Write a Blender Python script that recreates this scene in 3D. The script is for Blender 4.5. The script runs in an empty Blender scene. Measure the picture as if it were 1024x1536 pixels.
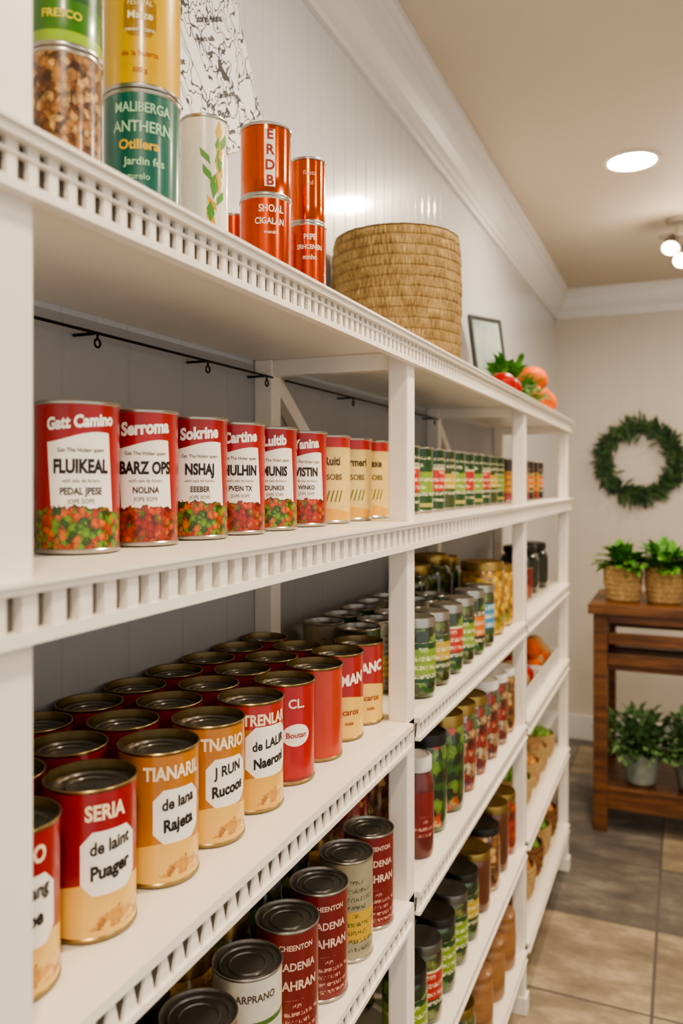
import bpy, math, random
from mathutils import Vector, Matrix, noise as mnoise
random.seed(7)
U=0.4; EYE=1.46
def W(X,Y,Z): return Vector((X*U,Y*U,EYE+Z*U))
def lin(c):
    if isinstance(c,str):
        c=c.lstrip('#'); c=[int(c[i:i+2],16)/255 for i in (0,2,4)]
    return tuple((x/12.92 if x<=0.04045 else ((x+0.055)/1.055)**2.4) for x in c)+(1.0,)
scene=bpy.context.scene; COL=scene.collection
# ---------------------------------------------------------------- node helpers
class E:
    def __init__(s,nt,k): s.nt=nt; s.k=k
    def m(s,op,b=None,c=None):
        n=s.nt.nodes.new('ShaderNodeMath'); n.operation=op
        s.nt.links.new(s.k,n.inputs[0])
        for i,x in ((1,b),(2,c)):
            if x is None: continue
            if isinstance(x,E): s.nt.links.new(x.k,n.inputs[i])
            else: n.inputs[i].default_value=x
        return E(s.nt,n.outputs[0])
    def __add__(s,o): return s.m('ADD',o)
    def __sub__(s,o): return s.m('SUBTRACT',o)
    def __mul__(s,o): return s.m('MULTIPLY',o)
    def lt(s,o): return s.m('LESS_THAN',o)
    def gt(s,o): return s.m('GREATER_THAN',o)
    def abs(s): return s.m('ABSOLUTE')
    def sin(s): return s.m('SINE')
    def mx(s,o): return s.m('MAXIMUM',o)
def newmat(name,rough=0.5,metal=0.0,coat=0.0,color=None,spec=None):
    m=bpy.data.materials.new(name); m.use_nodes=True
    nt=m.node_tree; b=nt.nodes['Principled BSDF']
    b.inputs['Roughness'].default_value=rough; b.inputs['Metallic'].default_value=metal
    b.inputs['Coat Weight'].default_value=coat; b.inputs['Coat Roughness'].default_value=0.15
    if color is not None: b.inputs['Base Color'].default_value=lin(color)
    if spec is not None: b.inputs['Specular IOR Level'].default_value=spec
    return m,nt,b
def mixc(nt,fac,a,b):
    n=nt.nodes.new('ShaderNodeMix'); n.data_type='RGBA'
    if isinstance(fac,E): nt.links.new(fac.k,n.inputs[0])
    else: n.inputs[0].default_value=fac
    for i,x in ((6,a),(7,b)):
        if isinstance(x,(tuple,list)): n.inputs[i].default_value=x
        else: nt.links.new(x,n.inputs[i])
    return n.outputs[2]
def tex(nt,kind,vec=None,scale=5,**kw):
    n=nt.nodes.new(kind); n.inputs['Scale'].default_value=scale
    for k,v in kw.items():
        if k in n.inputs: n.inputs[k].default_value=v
        else: setattr(n,k,v)
    if vec is not None: nt.links.new(vec,n.inputs['Vector'])
    return n
def scaled(nt,src,s,loc=(0,0,0)):
    n=nt.nodes.new('ShaderNodeMapping'); n.inputs['Scale'].default_value=s; n.inputs['Location'].default_value=loc
    nt.links.new(src,n.inputs[0]); return n.outputs[0]
def ramp(nt,fac,stops,const=False):
    n=nt.nodes.new('ShaderNodeValToRGB'); cr=n.color_ramp
    if const: cr.interpolation='CONSTANT'
    while len(cr.elements)<len(stops): cr.elements.new(0.5)
    for e,(p,c) in zip(cr.elements,stops): e.position=p; e.color=lin(c)
    nt.links.new(fac,n.inputs[0]); return n.outputs[0]
def bump(nt,b,h,strength=0.3,dist=0.005):
    n=nt.nodes.new('ShaderNodeBump'); n.inputs['Strength'].default_value=strength; n.inputs['Distance'].default_value=dist
    nt.links.new(h,n.inputs['Height']); nt.links.new(n.outputs[0],b.inputs['Normal'])
    return n.outputs[0]
def coord(nt,which='Object'):
    return nt.nodes.new('ShaderNodeTexCoord').outputs[which]
def noisy(name,c1,c2,scale=8,rough=0.5,metal=0,coat=0,stretch=(1,1,1),bs=0.0,which='Object',bd=0.003,detail=4):
    m,nt,b=newmat(name,rough,metal,coat)
    v=scaled(nt,coord(nt,which),stretch)
    n=tex(nt,'ShaderNodeTexNoise',v,scale,Detail=detail)
    nt.links.new(ramp(nt,n.outputs[0],[(0.35,c1),(0.65,c2)]),b.inputs['Base Color'])
    if bs: bump(nt,b,n.outputs[0],bs,bd)
    return m
FOODS={
 'stew':[(0,'#6a120a'),(.2,'#a82c14'),(.42,'#d4561e'),(.6,'#4d6d16'),(.68,'#b0381c'),(.92,'#e8b04a')],
 'salad':[(0,'#2a5210'),(.25,'#6d981e'),(.45,'#b43a14'),(.62,'#d66c1e'),(.78,'#3c6a14'),(.92,'#e6c460')],
 'granola':[(0,'#3e2210'),(.2,'#7d4c22'),(.45,'#b98040'),(.65,'#d6aa6a'),(.84,'#5c3216'),(.94,'#80180f')],
 'corn':[(0,'#a0700c'),(.3,'#d89c14'),(.6,'#eebc30'),(.85,'#8d9a2a')],
 'soup':[(0,'#a86a2a'),(.2,'#cf9440'),(.45,'#e6bc6a'),(.75,'#d8a04c'),(.9,'#7a4418')],
 'olive':[(0,'#23300f'),(.3,'#46551f'),(.6,'#6f7a3a'),(.85,'#a89a55')],
 'mixed':[(0,'#5c1712'),(.2,'#983026'),(.4,'#bf986a'),(.55,'#47602e'),(.7,'#cabb98'),(.85,'#6f2a44')],
 'greens':[(0,'#14300e'),(.3,'#2f5e20'),(.55,'#688f30'),(.78,'#c04a26'),(.92,'#d8b63e')],
}
def food_sock(nt,vec,kind,scale):
    w=tex(nt,'ShaderNodeTexNoise',vec,scale*.9,Detail=3)
    mm=nt.nodes.new('ShaderNodeMix'); mm.data_type='VECTOR'; mm.inputs[0].default_value=.13 if scale<30 else .02
    nt.links.new(vec,mm.inputs[4]); nt.links.new(w.outputs['Color'],mm.inputs[5])
    v=tex(nt,'ShaderNodeTexVoronoi',mm.outputs[1],scale)
    sep=nt.nodes.new('ShaderNodeSeparateColor'); nt.links.new(v.outputs['Color'],sep.inputs[0])
    w2=tex(nt,'ShaderNodeTexNoise',vec,scale*3,Detail=3)
    w3=tex(nt,'ShaderNodeTexNoise',vec,scale*.28,Detail=2)
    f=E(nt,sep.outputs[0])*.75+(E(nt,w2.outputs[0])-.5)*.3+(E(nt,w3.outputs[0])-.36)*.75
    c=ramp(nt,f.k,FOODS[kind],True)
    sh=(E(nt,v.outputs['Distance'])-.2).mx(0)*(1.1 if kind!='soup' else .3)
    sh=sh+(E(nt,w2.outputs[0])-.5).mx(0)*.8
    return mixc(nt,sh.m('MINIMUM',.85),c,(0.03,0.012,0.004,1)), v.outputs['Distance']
def label(name,base,panel=None,pv=(.32,.74),phw=.85,shape='wave',bottom=None,bv=.3,food=None,txt=None,rows=9,tb=(.1,.9),thw=1.2,stripes=None,rough=.32,metal=0,fscale=7.5):
    m,nt,b=newmat('label_'+name,rough,0.0,0.35)
    uv=coord(nt,'UV'); s=nt.nodes.new('ShaderNodeSeparateXYZ'); nt.links.new(uv,s.inputs[0])
    u=E(nt,s.outputs[0]); v=E(nt,s.outputs[1])
    iso=scaled(nt,uv,(1,3.2,1))
    if metal: b.inputs['Metallic'].default_value=metal
    n0=tex(nt,'ShaderNodeTexNoise',iso,3,Detail=3)
    base=lin(base); dk=tuple(x*.75 for x in base[:3])+(1,)
    col=mixc(nt,E(nt,n0.outputs[0]),dk,base)
    if stripes:
        for (a,c,cc) in stripes:
            col=mixc(nt,v.gt(a)*v.lt(c),col,lin(cc))
    if txt:
        row=v.m('MULTIPLY',rows); fr=row.m('FRACT'); fl=row.m('FLOOR')
        cmb=nt.nodes.new('ShaderNodeCombineXYZ'); nt.links.new(s.outputs[0],cmb.inputs[0]); nt.links.new((fl*3.7).k,cmb.inputs[1]); nt.links.new((v*2.0).k,cmb.inputs[2])
        nn=tex(nt,'ShaderNodeTexNoise',cmb.outputs[0],18,Detail=2)
        cm2=nt.nodes.new('ShaderNodeCombineXYZ'); nt.links.new((fl*1.37).k,cm2.inputs[0])
        wn=nt.nodes.new('ShaderNodeTexWhiteNoise'); nt.links.new(cm2.outputs[0],wn.inputs['Vector'])
        wid=E(nt,wn.outputs['Value'])*thw*1.1
        mask=fr.gt(.26)*fr.lt(.74)*E(nt,nn.outputs[0]).gt(.51)*v.gt(tb[0])*v.lt(tb[1])*(u.abs().lt(wid))
        col=mixc(nt,mask*.85,col,lin(txt))
    if bottom or food:
        nb=tex(nt,'ShaderNodeTexNoise',iso,5,Detail=3)
        edge=(u*2.0+2.0).sin()*.03+bv+ (E(nt,nb.outputs[0])-.5)*(.16 if food and not bottom else 0.0)
        if bottom: col=mixc(nt,v.lt(edge),col,lin(bottom))
    if panel:
        vc=(pv[0]+pv[1])/2; hh=(pv[1]-pv[0])/2
        if shape=='wave':
            top=(u*2.2+.6).sin()*.035+pv[1]
            f=v.lt(top)*v.gt(pv[0])*(u+ (v-.5)*.25).abs().lt(phw)
        elif shape=='hex':
            au=u.abs()*(1/phw); av=(v-vc).abs()*(1/hh)
            f=au.mx(av).mx(au*.62+av*.62).lt(1)
        elif shape=='oval':
            au=u*(1/phw); av=(v-vc)*(1/hh)
            f=(au*au+av*av).lt(1)
        col=mixc(nt,f,col,lin(panel))
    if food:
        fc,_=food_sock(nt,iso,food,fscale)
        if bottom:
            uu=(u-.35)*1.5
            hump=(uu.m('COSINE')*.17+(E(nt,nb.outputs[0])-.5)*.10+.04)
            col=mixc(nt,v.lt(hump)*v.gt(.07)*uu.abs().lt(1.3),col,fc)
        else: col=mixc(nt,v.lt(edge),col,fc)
    nt.links.new(col,b.inputs['Base Color'])
    return m
def foodmat(name,kind,scale=60):
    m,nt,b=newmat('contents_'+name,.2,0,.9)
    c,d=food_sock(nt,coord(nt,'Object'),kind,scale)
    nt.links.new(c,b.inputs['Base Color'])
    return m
# ---------------------------------------------------------------- materials
PAINT=noisy('shelf_cream_paint','#ece3d4','#f4ecdf',3,.36,0,0,(1,1,1),.04)
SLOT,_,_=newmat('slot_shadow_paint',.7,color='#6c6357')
SLOTD,_,_=newmat('slot_deep_shadow_paint',.7,color='#463e33')  # both slot paints put the recess shadow into the backing colour
BLACKM,_,_=newmat('black_iron',.45,.6,color='#15130f')
STEEL,_,_=newmat('tin_steel',.28,.95,color='#b0aba2')
LID=noisy('lid_dark_tin','#6b6863','#827e77',9,.3,.85)
GOLDRIM,_,_=newmat('gold_rim',.3,.95,color='#96835c')
def ink(c): 
    k='ink_'+c.strip('#')
    return bpy.data.materials.get(k) or newmat(k,.45,color=c)[0]
# ---------------------------------------------------------------- mesh helpers
def obj(name,me,mats=(),parent=None,loc=None,rot=None):
    o=bpy.data.objects.new(name,me); COL.objects.link(o)
    if me is not None and mats and len(me.materials)==0:
        for m in mats: me.materials.append(m)
    if parent: o.parent=parent
    if loc is not None: o.location=loc
    if rot is not None: o.rotation_euler=rot
    return o
def empty(name,loc=(0,0,0),rot=(0,0,0)):
    o=bpy.data.objects.new(name,None); COL.objects.link(o); o.location=loc; o.rotation_euler=rot; o.empty_display_size=.05
    return o
class MB:
    def __init__(s): s.v=[]; s.f=[]; s.mi=[]; s.sm=[]
    def box(s,a,b,mi=0):
        x0,y0,z0=a; x1,y1,z1=b; n=len(s.v)
        s.v+=[(x0,y0,z0),(x1,y0,z0),(x1,y1,z0),(x0,y1,z0),(x0,y0,z1),(x1,y0,z1),(x1,y1,z1),(x0,y1,z1)]
        for f in ((0,3,2,1),(4,5,6,7),(0,1,5,4),(1,2,6,5),(2,3,7,6),(3,0,4,7)):
            s.f.append(tuple(n+i for i in f)); s.mi.append(mi)
    def hexa(s,vs,mi=0):
        n=len(s.v); s.v+=[tuple(x) for x in vs]
        for f in ((0,3,2,1),(4,5,6,7),(0,1,5,4),(1,2,6,5),(2,3,7,6),(3,0,4,7)):
            s.f.append(tuple(n+i for i in f)); s.mi.append(mi)
    def beam(s,p,q,w,h=None,mi=0):
        h=h or w; p=Vector(p); q=Vector(q); d=(q-p).normalized()
        a=Vector((1,0,0)) if abs(d.x)<.9 else Vector((0,1,0))
        e1=d.cross(a).normalized(); e2=d.cross(e1)
        vs=[]
        for c in (p,q):
            for sx,sy in ((-1,-1),(1,-1),(1,1),(-1,1)): vs.append(c+e1*sx*w/2+e2*sy*h/2)
        s.hexa(vs,mi)
    def tube(s,pts,r,seg=8,mi=0):
        n0=len(s.v); k=len(pts)
        for i,p in enumerate(pts):
            p=Vector(p); d=(Vector(pts[min(i+1,k-1)])-Vector(pts[max(i-1,0)])).normalized()
            a=Vector((0,0,1)) if abs(d.z)<.9 else Vector((1,0,0))
            e1=d.cross(a).normalized(); e2=d.cross(e1)
            for j in range(seg):
                t=2*math.pi*j/seg; s.v.append(tuple(p+e1*math.cos(t)*r+e2*math.sin(t)*r))
        for i in range(k-1):
            for j in range(seg):
                s.f.append((n0+i*seg+j,n0+i*seg+(j+1)%seg,n0+(i+1)*seg+(j+1)%seg,n0+(i+1)*seg+j)); s.mi.append(mi)
        s.f.append(tuple(n0+j for j in range(seg))); s.mi.append(mi)
        s.f.append(tuple(n0+(k-1)*seg+j for j in reversed(range(seg)))); s.mi.append(mi)
    def leaf(s,p,d,up,L,wd,mi=0,bend=.25):
        p=Vector(p); d=Vector(d).normalized(); sd=d.cross(Vector(up))
        if sd.length<1e-3: sd=d.cross(Vector((1,0,.3)))
        sd.normalize(); n=sd.cross(d); k=len(s.v)
        P=lambda t,w,z: tuple(p+d*L*t+sd*wd*w+n*L*z)
        s.v+=[P(0,0,0),P(.3,.8,.03),P(.3,0,-.03),P(.3,-.8,.03),P(.65,.75,-.2*bend),P(.65,0,-.3*bend-.03),P(.65,-.75,-.2*bend),P(1,0,-bend)]
        for f in ((0,2,1),(0,3,2),(1,2,5,4),(2,3,6,5),(4,5,7),(5,6,7)):
            s.f.append(tuple(k+i for i in f)); s.mi.append(mi)
    def mesh(s,name,mats,smooth=None):
        me=bpy.data.meshes.new(name); me.from_pydata(s.v,[],s.f)
        for m in mats: me.materials.append(m)
        me.polygons.foreach_set('material_index',s.mi)
        if smooth is not None:
            me.polygons.foreach_set('use_smooth',[True]*len(me.polygons)); me.set_sharp_from_angle(angle=math.radians(smooth))
        me.update(); return me
def bevel(o,w=.002,seg=2):
    m=o.modifiers.new('bevel','BEVEL'); m.width=w; m.segments=seg; m.limit_method='ANGLE'; return o
def lathe(name,prof,mats,seg=56,h=1.0,disp=None,sharp=35):
    """prof: list of (r,z,matindex of segment that starts here)"""
    vs=[];fs=[];mi=[];uvs=[]
    k=len(prof)
    for (r,z,_) in prof:
        for j in range(seg):
            t=-math.pi+2*math.pi*j/seg
            rr=r+(disp(t,z,r) if disp else 0)
            vs.append((rr*math.cos(t),rr*math.sin(t),z))
    for i in range(k-1):
        for j in range(seg):
            j2=(j+1)%seg
            fs.append((i*seg+j,i*seg+j2,(i+1)*seg+j2,(i+1)*seg+j)); mi.append(prof[i][2])
            t0=-math.pi+2*math.pi*j/seg; t1=-math.pi+2*math.pi*(j+1)/seg
            v0=prof[i][1]/h; v1=prof[i+1][1]/h
            uvs+= [(t0,v0),(t1,v0),(t1,v1),(t0,v1)]
    me=bpy.data.meshes.new(name); me.from_pydata(vs,[],fs)
    uvl=me.uv_layers.new(name='UVMap'); flat=[c for p in uvs for c in p]; uvl.data.foreach_set('uv',flat)
    for m in mats: me.materials.append(m)
    me.polygons.foreach_set('material_index',mi)
    me.polygons.foreach_set('use_smooth',[True]*len(me.polygons)); me.set_sharp_from_angle(angle=math.radians(sharp))
    me.update(); return me
_cc={}
def can_mesh(r,h,lab,rim=None,deep=.006,lid=None):
    key=(round(r,4),round(h,4),lab.name,(rim or STEEL).name,deep)
    if key in _cc: return _cc[key]
    e=r*.965
    P=[(0.0001,.004,0),(r*.86,.004,0),(r*.9,.0005,0),(r*.97,0,0),(r*.985,.001,0),(r*.985,.003,0),(e,.004,1)]
    n=4
    for i in range(1,n): P.append((e,.004+(h-.007)*i/n,1))
    P+=[(e,h-.0035,0),(r*.99,h-.0028,0),(r,h-.001,0),(r*.985,h,0),(r*.955,h-.0005,0),(r*.935,h-deep,2),(r*.83,h-deep-.001,2),(r*.80,h-deep+.001,2),(r*.76,h-deep+.001,2),(r*.73,h-deep-.001,2),(r*.56,h-deep-.0015,2),(r*.54,h-deep,2),(r*.5,h-deep,2),(r*.48,h-deep-.0015,2),(0.0001,h-deep-.001,2)]
    me=lathe('can_body',P,[rim or STEEL,lab,lid or LID],56,h)
    _cc[key]=me; return me
_tc={}
def text_data(body,bold):
    k=(body,bold)
    if k in _tc: return _tc[k]
    c=bpy.data.curves.new('t','FONT'); c.body=body; c.size=1; c.align_x='CENTER'; c.align_y='CENTER'; c.offset=bold; c.resolution_u=3
    o=bpy.data.objects.new('t',c); COL.objects.link(o); bpy.context.view_layer.update()
    me=bpy.data.meshes.new_from_object(o.evaluated_get(bpy.context.evaluated_depsgraph_get()))
    vs=[tuple(v.co) for v in me.vertices]; fs=[tuple(p.vertices) for p in me.polygons]
    bpy.data.objects.remove(o); bpy.data.curves.remove(c); bpy.data.meshes.remove(me)
    _tc[k]=(vs,fs); return vs,fs
def wrap_text(parent,r,h,lines):
    """lines: (text,size,v,color,u_center,bold,sx,slant)"""
    mats=[];vs=[];fs=[];mi=[]
    R=r*.965+.0005
    for L in lines:
        t,size,v,c=L[:4]; uc=L[4] if len(L)>4 else 0; bold=L[5] if len(L)>5 else .02; sx=L[6] if len(L)>6 else 1.0; sl=L[7] if len(L)>7 else 0
        m=ink(c)
        if m not in mats: mats.append(m)
        tv,tf=text_data(t,bold); n=len(vs)
        for x,y,z in tv:
            th=uc+x*size*sx/R; zz=v*h+y*size+x*size*sl
            vs.append((R*math.cos(th),R*math.sin(th),zz))
        for f in tf: fs.append(tuple(n+i for i in f)); mi.append(mats.index(m))
    me=bpy.data.meshes.new('label_text'); me.from_pydata(vs,[],fs)
    for m in mats: me.materials.append(m)
    me.polygons.foreach_set('material_index',mi)
    return obj('label_text',me,parent=parent)
def can(name,X,Y,Z,r,h,lab,rot=-45,lines=None,rim=None,deep=.006):
    """all in D units"""
    o=obj(name,can_mesh(r*U,h*U,lab,rim,deep),loc=W(X,Y,Z)+Vector((0,0,.0006)),rot=(0,0,math.radians(rot)))
    if lines: wrap_text(o,r*U,h*U,lines)
    return o
def jar(name,X,Y,Z,r,h,cont,lidm,rot=0,lab=None,wide=False):
    r*=U;h*=U; L=lab or cont
    if wide:
        P=[(0.0001,.002,0),(r*.85,.001,0),(r*.95,.004,0),(r,.010,0),(r,h*.2,1),(r,h*.7,0),(r*.99,h*.82,0),(r*.95,h*.86,0),(r*.93,h*.88,2),(r*.97,h*.885,2),(r*.97,h*.975,2),(r*.94,h,2),(r*.86,h*.985,2),(0.0001,h*.98,2)]
    else:
        P=[(0.0001,.002,0),(r*.85,.001,0),(r*.95,.004,0),(r,.012,0),(r,h*.22,1),(r,h*.66,0),(r*.99,h*.72,0),(r*.92,h*.79,0),(r*.8,h*.83,0),(r*.79,h*.85,2),(r*.86,h*.855,2),(r*.88,h*.87,2),(r*.88,h*.97,2),(r*.85,h*.995,2),(r*.75,h,2),(r*.7,h*.985,2),(0.0001,h*.98,2)]
    me=lathe('jar_body',P,[cont,L,lidm],40,h)
    return obj(name,me,loc=W(X,Y,Z)+Vector((0,0,.0006)),rot=(0,0,math.radians(rot)))
# ---------------------------------------------------------------- ROOM
XW=-1.7; YB=11.8; ZC=2.70; ZF=-3.65
def beadmat(name,c1,c2,axis,pitch,rough,gs,bs,coat=0):
    m,nt,b=newmat(name,rough,0,coat)
    b.inputs['Coat Roughness'].default_value=.09
    oc=coord(nt,'Object'); s=nt.nodes.new('ShaderNodeSeparateXYZ'); nt.links.new(oc,s.inputs[0])
    a=E(nt,s.outputs[axis])
    fr=(a*(1/pitch)).m('FRACT'); d=(fr-.5).abs()
    g=(d-.46).mx(0.0)*25.0
    n=tex(nt,'ShaderNodeTexNoise',oc,2.0,Detail=3)
    col=ramp(nt,n.outputs[0],[(.3,c1),(.7,c2)])
    col=mixc(nt,g*gs,col,lin('#7c7a78'))
    nt.links.new(col,b.inputs['Base Color'])
    inv=g.m('MULTIPLY',-1.0)
    n4=tex(nt,'ShaderNodeTexNoise',scaled(nt,oc,(1,14,1.5)),2.0,Detail=2)
    hh=inv+E(nt,n4.outputs[0])*(.35 if coat else 0.0)
    o=bump(nt,b,hh.k,bs,.002)
    nt.links.new(o,b.inputs['Coat Normal'])
    return m
WALL=beadmat('wall_beadboard_paint','#cdd0d5','#d6d8db',1,.062,.3,.09,.3,1.0)
WALLB=beadmat('wall_back_paint','#cdc5b9','#d4ccc1',0,.11,.55,.08,.1)
BACKP=beadmat('shelf_back_shade_paint','#a5a4a4','#aeadac',1,.124,.5,.15,.2)  # grey stands in for the shade inside the shelves
CEILM=noisy('ceiling_paint','#ccbfae','#d2c6b6',1.2,.6)
TRIMM,_,_=newmat('trim_white_paint',.35,color='#e2e1df')
def boxobj(name,a,b,mat):
    m=MB(); m.box(a,b); return obj(name,m.mesh(name,[mat]))
xw=XW*U; yb=YB*U; zc=EYE+ZC*U; XR=2.6; Y0=-1.2
boxobj('wall_left',(xw-.1,Y0,0),(xw,yb,zc),WALL)
boxobj('wall_back',(xw-.1,yb,0),(XR+.1,yb+.1,zc),WALLB)
boxobj('wall_right',(XR,1.6,0),(XR+.1,yb,zc),WALLB)
boxobj('ceiling',(xw-.1,Y0,zc),(XR+.1,yb+.1,zc+.1),CEILM)
# floor tiles
m,nt,b=newmat('stone_tile',.48,0,.0)
oc=coord(nt); s=nt.nodes.new('ShaderNodeSeparateXYZ'); nt.links.new(oc,s.inputs[0])
T=.45
fx=((E(nt,s.outputs[0])+.08)*(1/T)); fy=((E(nt,s.outputs[1])-2.79)*(1/T))
cb=nt.nodes.new('ShaderNodeCombineXYZ'); nt.links.new(fx.m('FLOOR').k,cb.inputs[0]); nt.links.new((fy.m('FLOOR')+3.0).k,cb.inputs[1])
wn=nt.nodes.new('ShaderNodeTexWhiteNoise'); nt.links.new(cb.outputs[0],wn.inputs['Vector'])
tc=ramp(nt,wn.outputs['Value'],[(0,'#7f7b77'),(.3,'#a59a86'),(.5,'#86827d'),(.8,'#aea28d')],True)
n1=tex(nt,'ShaderNodeTexNoise',scaled(nt,oc,(1,2.0,1)),4.5,Detail=8,Roughness=.68)
n2=ramp(nt,n1.outputs[0],[(.32,'#5a5652'),(.5,'#8f8a83'),(.68,'#d2ccc0')])
mm=nt.nodes.new('ShaderNodeMix'); mm.data_type='RGBA'; mm.blend_type='OVERLAY'; mm.inputs[0].default_value=.75
nt.links.new(tc,mm.inputs[6]); nt.links.new(n2,mm.inputs[7])
gx=(fx.m('FRACT')-.5).abs(); gy=(fy.m('FRACT')-.5).abs()
gr=gx.mx(gy).gt(.489)
nt.links.new(mixc(nt,gr,mm.outputs[2],lin('#5e5a55')),b.inputs['Base Color'])
hh=(gr*-1.0)+E(nt,n1.outputs[0])*.3
bump(nt,b,hh.k,.3,.004)
boxobj('floor',(xw-.1,Y0,-.1),(XR+.1,yb+.1,0),m)
# crown mouldings
def crown(name,p0,p1,inward):
    pr=[(0,.148),(.012,.148),(.014,.135),(.022,.13),(.024,.118),(.034,.108),(.05,.085),(.062,.055),(.066,.04),(.076,.036),(.078,.024),(.09,.02),(.09,0),(0,0)]
    vs=[];fs=[];n=len(pr)
    for P in (p0,p1):
        for o_,d_ in pr: vs.append((P[0]+inward[0]*o_,P[1]+inward[1]*o_,zc-d_))
    for i in range(n):
        j=(i+1)%n; fs.append((i,j,n+j,n+i))
    fs.append(tuple(range(n))); fs.append(tuple(reversed(range(n,2*n))))
    me=bpy.data.meshes.new(name); me.from_pydata(vs,[],fs); me.materials.append(TRIMM)
    return obj(name,me)
crown('trim_1',(xw,Y0),(xw,yb),(1,0)); crown('trim_2',(xw,yb),(XR,yb),(0,-1))
boxobj('baseboard_back',(xw,yb-.018,0),(XR,yb,.13),TRIMM)
boxobj('baseboard_left',(xw,7.95*U,0),(xw+.018,yb-.018,.13),TRIMM)
# ---------------------------------------------------------------- SHELVING UNIT
unit=empty('pantry_shelving_unit',(0,0,0))
PW=.085; Y1=[.946,3.01,5.52,7.715]
YS=.45; YE=7.80
shelfZ=[.569,-.16,-.955,-1.66,-2.49,-3.2]
def ubox(name,a,b,mats=[PAINT],bw=.002):
    m=MB(); m.box(W(*a),W(*b)); o=obj(name,m.mesh(name,mats),parent=unit)
    return bevel(o,bw) if bw else o
XB=-1.694
for i,z in enumerate(shelfZ):
    ubox('shelf_board_%d'%i,(XB,YS,z-.05),(-1.0,YE,z),bw=0)
ubox('shade_back_panel',(-1.6995,YS,ZF+.02),(-1.6945,YE,.50),[BACKP],0)  # added sheet over the wall, painted grey to darken the shelf interior
k=0
for i,y in enumerate(Y1):
    top=shelfZ[0]-.05
    ubox('front_post_%d'%i,(-1.0-PW,y,ZF),(-1.0,y+PW,top if i else 2.45),bw=.003)
    ubox('back_post_%d'%i,(XB,y,ZF),(XB+PW,y+PW,top))
    for j,z in enumerate(shelfZ):
        ubox('cross_rail_%d_%d'%(i,j),(XB+PW,y+.015,z-.05-.07),(-1.0-PW,y+PW-.015,z-.05))
    ubox('foot_%d'%i,(-1.0-PW-.015,y-.012,ZF),(-.985,y+PW+.012,ZF+.12))
ubox('upright_casing',(-1.0-.35,.90,.57),(-1.0-PW,.97,2.45))
for y0 in (3.05,5.56):
    m=MB(); m.beam(W(XB+.03,y0+.03,.47),W(XB+.03,y0+.65,.02),.028,.02); obj('diagonal_brace_%d'%k,m.mesh('b',[PAINT]),parent=unit); k+=1
def trim(name,y0,y1,zt,h,style,x=-1.0):
    m=MB()
    def B(xa,xb,ya,yb_,za,zb,mi=0): m.box(W(xa,ya,za),W(xb,yb_,zb),mi)
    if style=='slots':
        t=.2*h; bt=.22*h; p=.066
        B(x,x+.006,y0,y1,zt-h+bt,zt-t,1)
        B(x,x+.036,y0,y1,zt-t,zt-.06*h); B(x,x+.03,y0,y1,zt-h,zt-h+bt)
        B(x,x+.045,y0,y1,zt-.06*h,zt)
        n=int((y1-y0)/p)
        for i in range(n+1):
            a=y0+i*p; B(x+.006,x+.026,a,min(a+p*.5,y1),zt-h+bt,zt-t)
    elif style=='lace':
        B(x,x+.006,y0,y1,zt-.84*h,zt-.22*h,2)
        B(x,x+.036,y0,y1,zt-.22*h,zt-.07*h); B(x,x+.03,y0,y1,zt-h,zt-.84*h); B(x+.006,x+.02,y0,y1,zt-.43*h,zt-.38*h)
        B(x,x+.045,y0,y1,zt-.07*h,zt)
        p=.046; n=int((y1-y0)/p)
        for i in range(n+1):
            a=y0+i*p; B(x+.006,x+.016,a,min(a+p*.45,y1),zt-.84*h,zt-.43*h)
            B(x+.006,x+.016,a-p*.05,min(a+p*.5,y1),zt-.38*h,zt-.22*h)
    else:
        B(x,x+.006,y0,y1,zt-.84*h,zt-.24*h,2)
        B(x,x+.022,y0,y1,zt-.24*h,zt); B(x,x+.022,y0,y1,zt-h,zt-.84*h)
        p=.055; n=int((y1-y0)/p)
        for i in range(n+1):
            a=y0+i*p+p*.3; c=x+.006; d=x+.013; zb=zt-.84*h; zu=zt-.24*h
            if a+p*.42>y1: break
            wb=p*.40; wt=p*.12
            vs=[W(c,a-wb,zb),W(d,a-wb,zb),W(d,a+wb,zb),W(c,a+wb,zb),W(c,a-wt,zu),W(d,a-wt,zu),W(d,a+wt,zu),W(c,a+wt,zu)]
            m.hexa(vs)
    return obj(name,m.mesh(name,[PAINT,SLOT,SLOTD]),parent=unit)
trim('trim_top',YS,YE+.02,.569,.106,'lace')
trim('trim_second',YS,YE+.02,-.16,.105,'slots')
for i,z in enumerate(shelfZ[2:]):
    for j in range(4):
        a=[YS,Y1[0]+PW,Y1[1]+PW,Y1[2]+PW][j]; c=[Y1[0],Y1[1]+.0,Y1[2],Y1[3]][j]
        trim('trim_%d_%d'%(i,j),a,c,z,.095 if i<2 else .07,'drops')
# iron rod with hooks on the wall
m=MB()
rz=.44
m.tube([W(-1.60,1.06,rz),W(-1.60,3.0,rz)],.0019)
m.tube([W(-1.60,3.12,rz),W(-1.60,5.5,rz)],.0019)
for y in (1.12,1.9,2.5,2.95,3.9,4.7,5.4):
    m.tube([W(-1.69,y,rz),W(-1.60,y,rz)],.002,6)
    a=[W(-1.60,y,rz-.030)+Vector((0,math.cos(t)*.005,math.sin(t)*.005)) for t in [i*math.pi/5 for i in range(11)]]
    m.tube(a,.0014,6); m.tube([W(-1.6,y,rz),W(-1.6,y,rz-.02)],.0014,6)
obj('hanging_rod',m.mesh('rod',[BLACKM],40),parent=unit)
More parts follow.
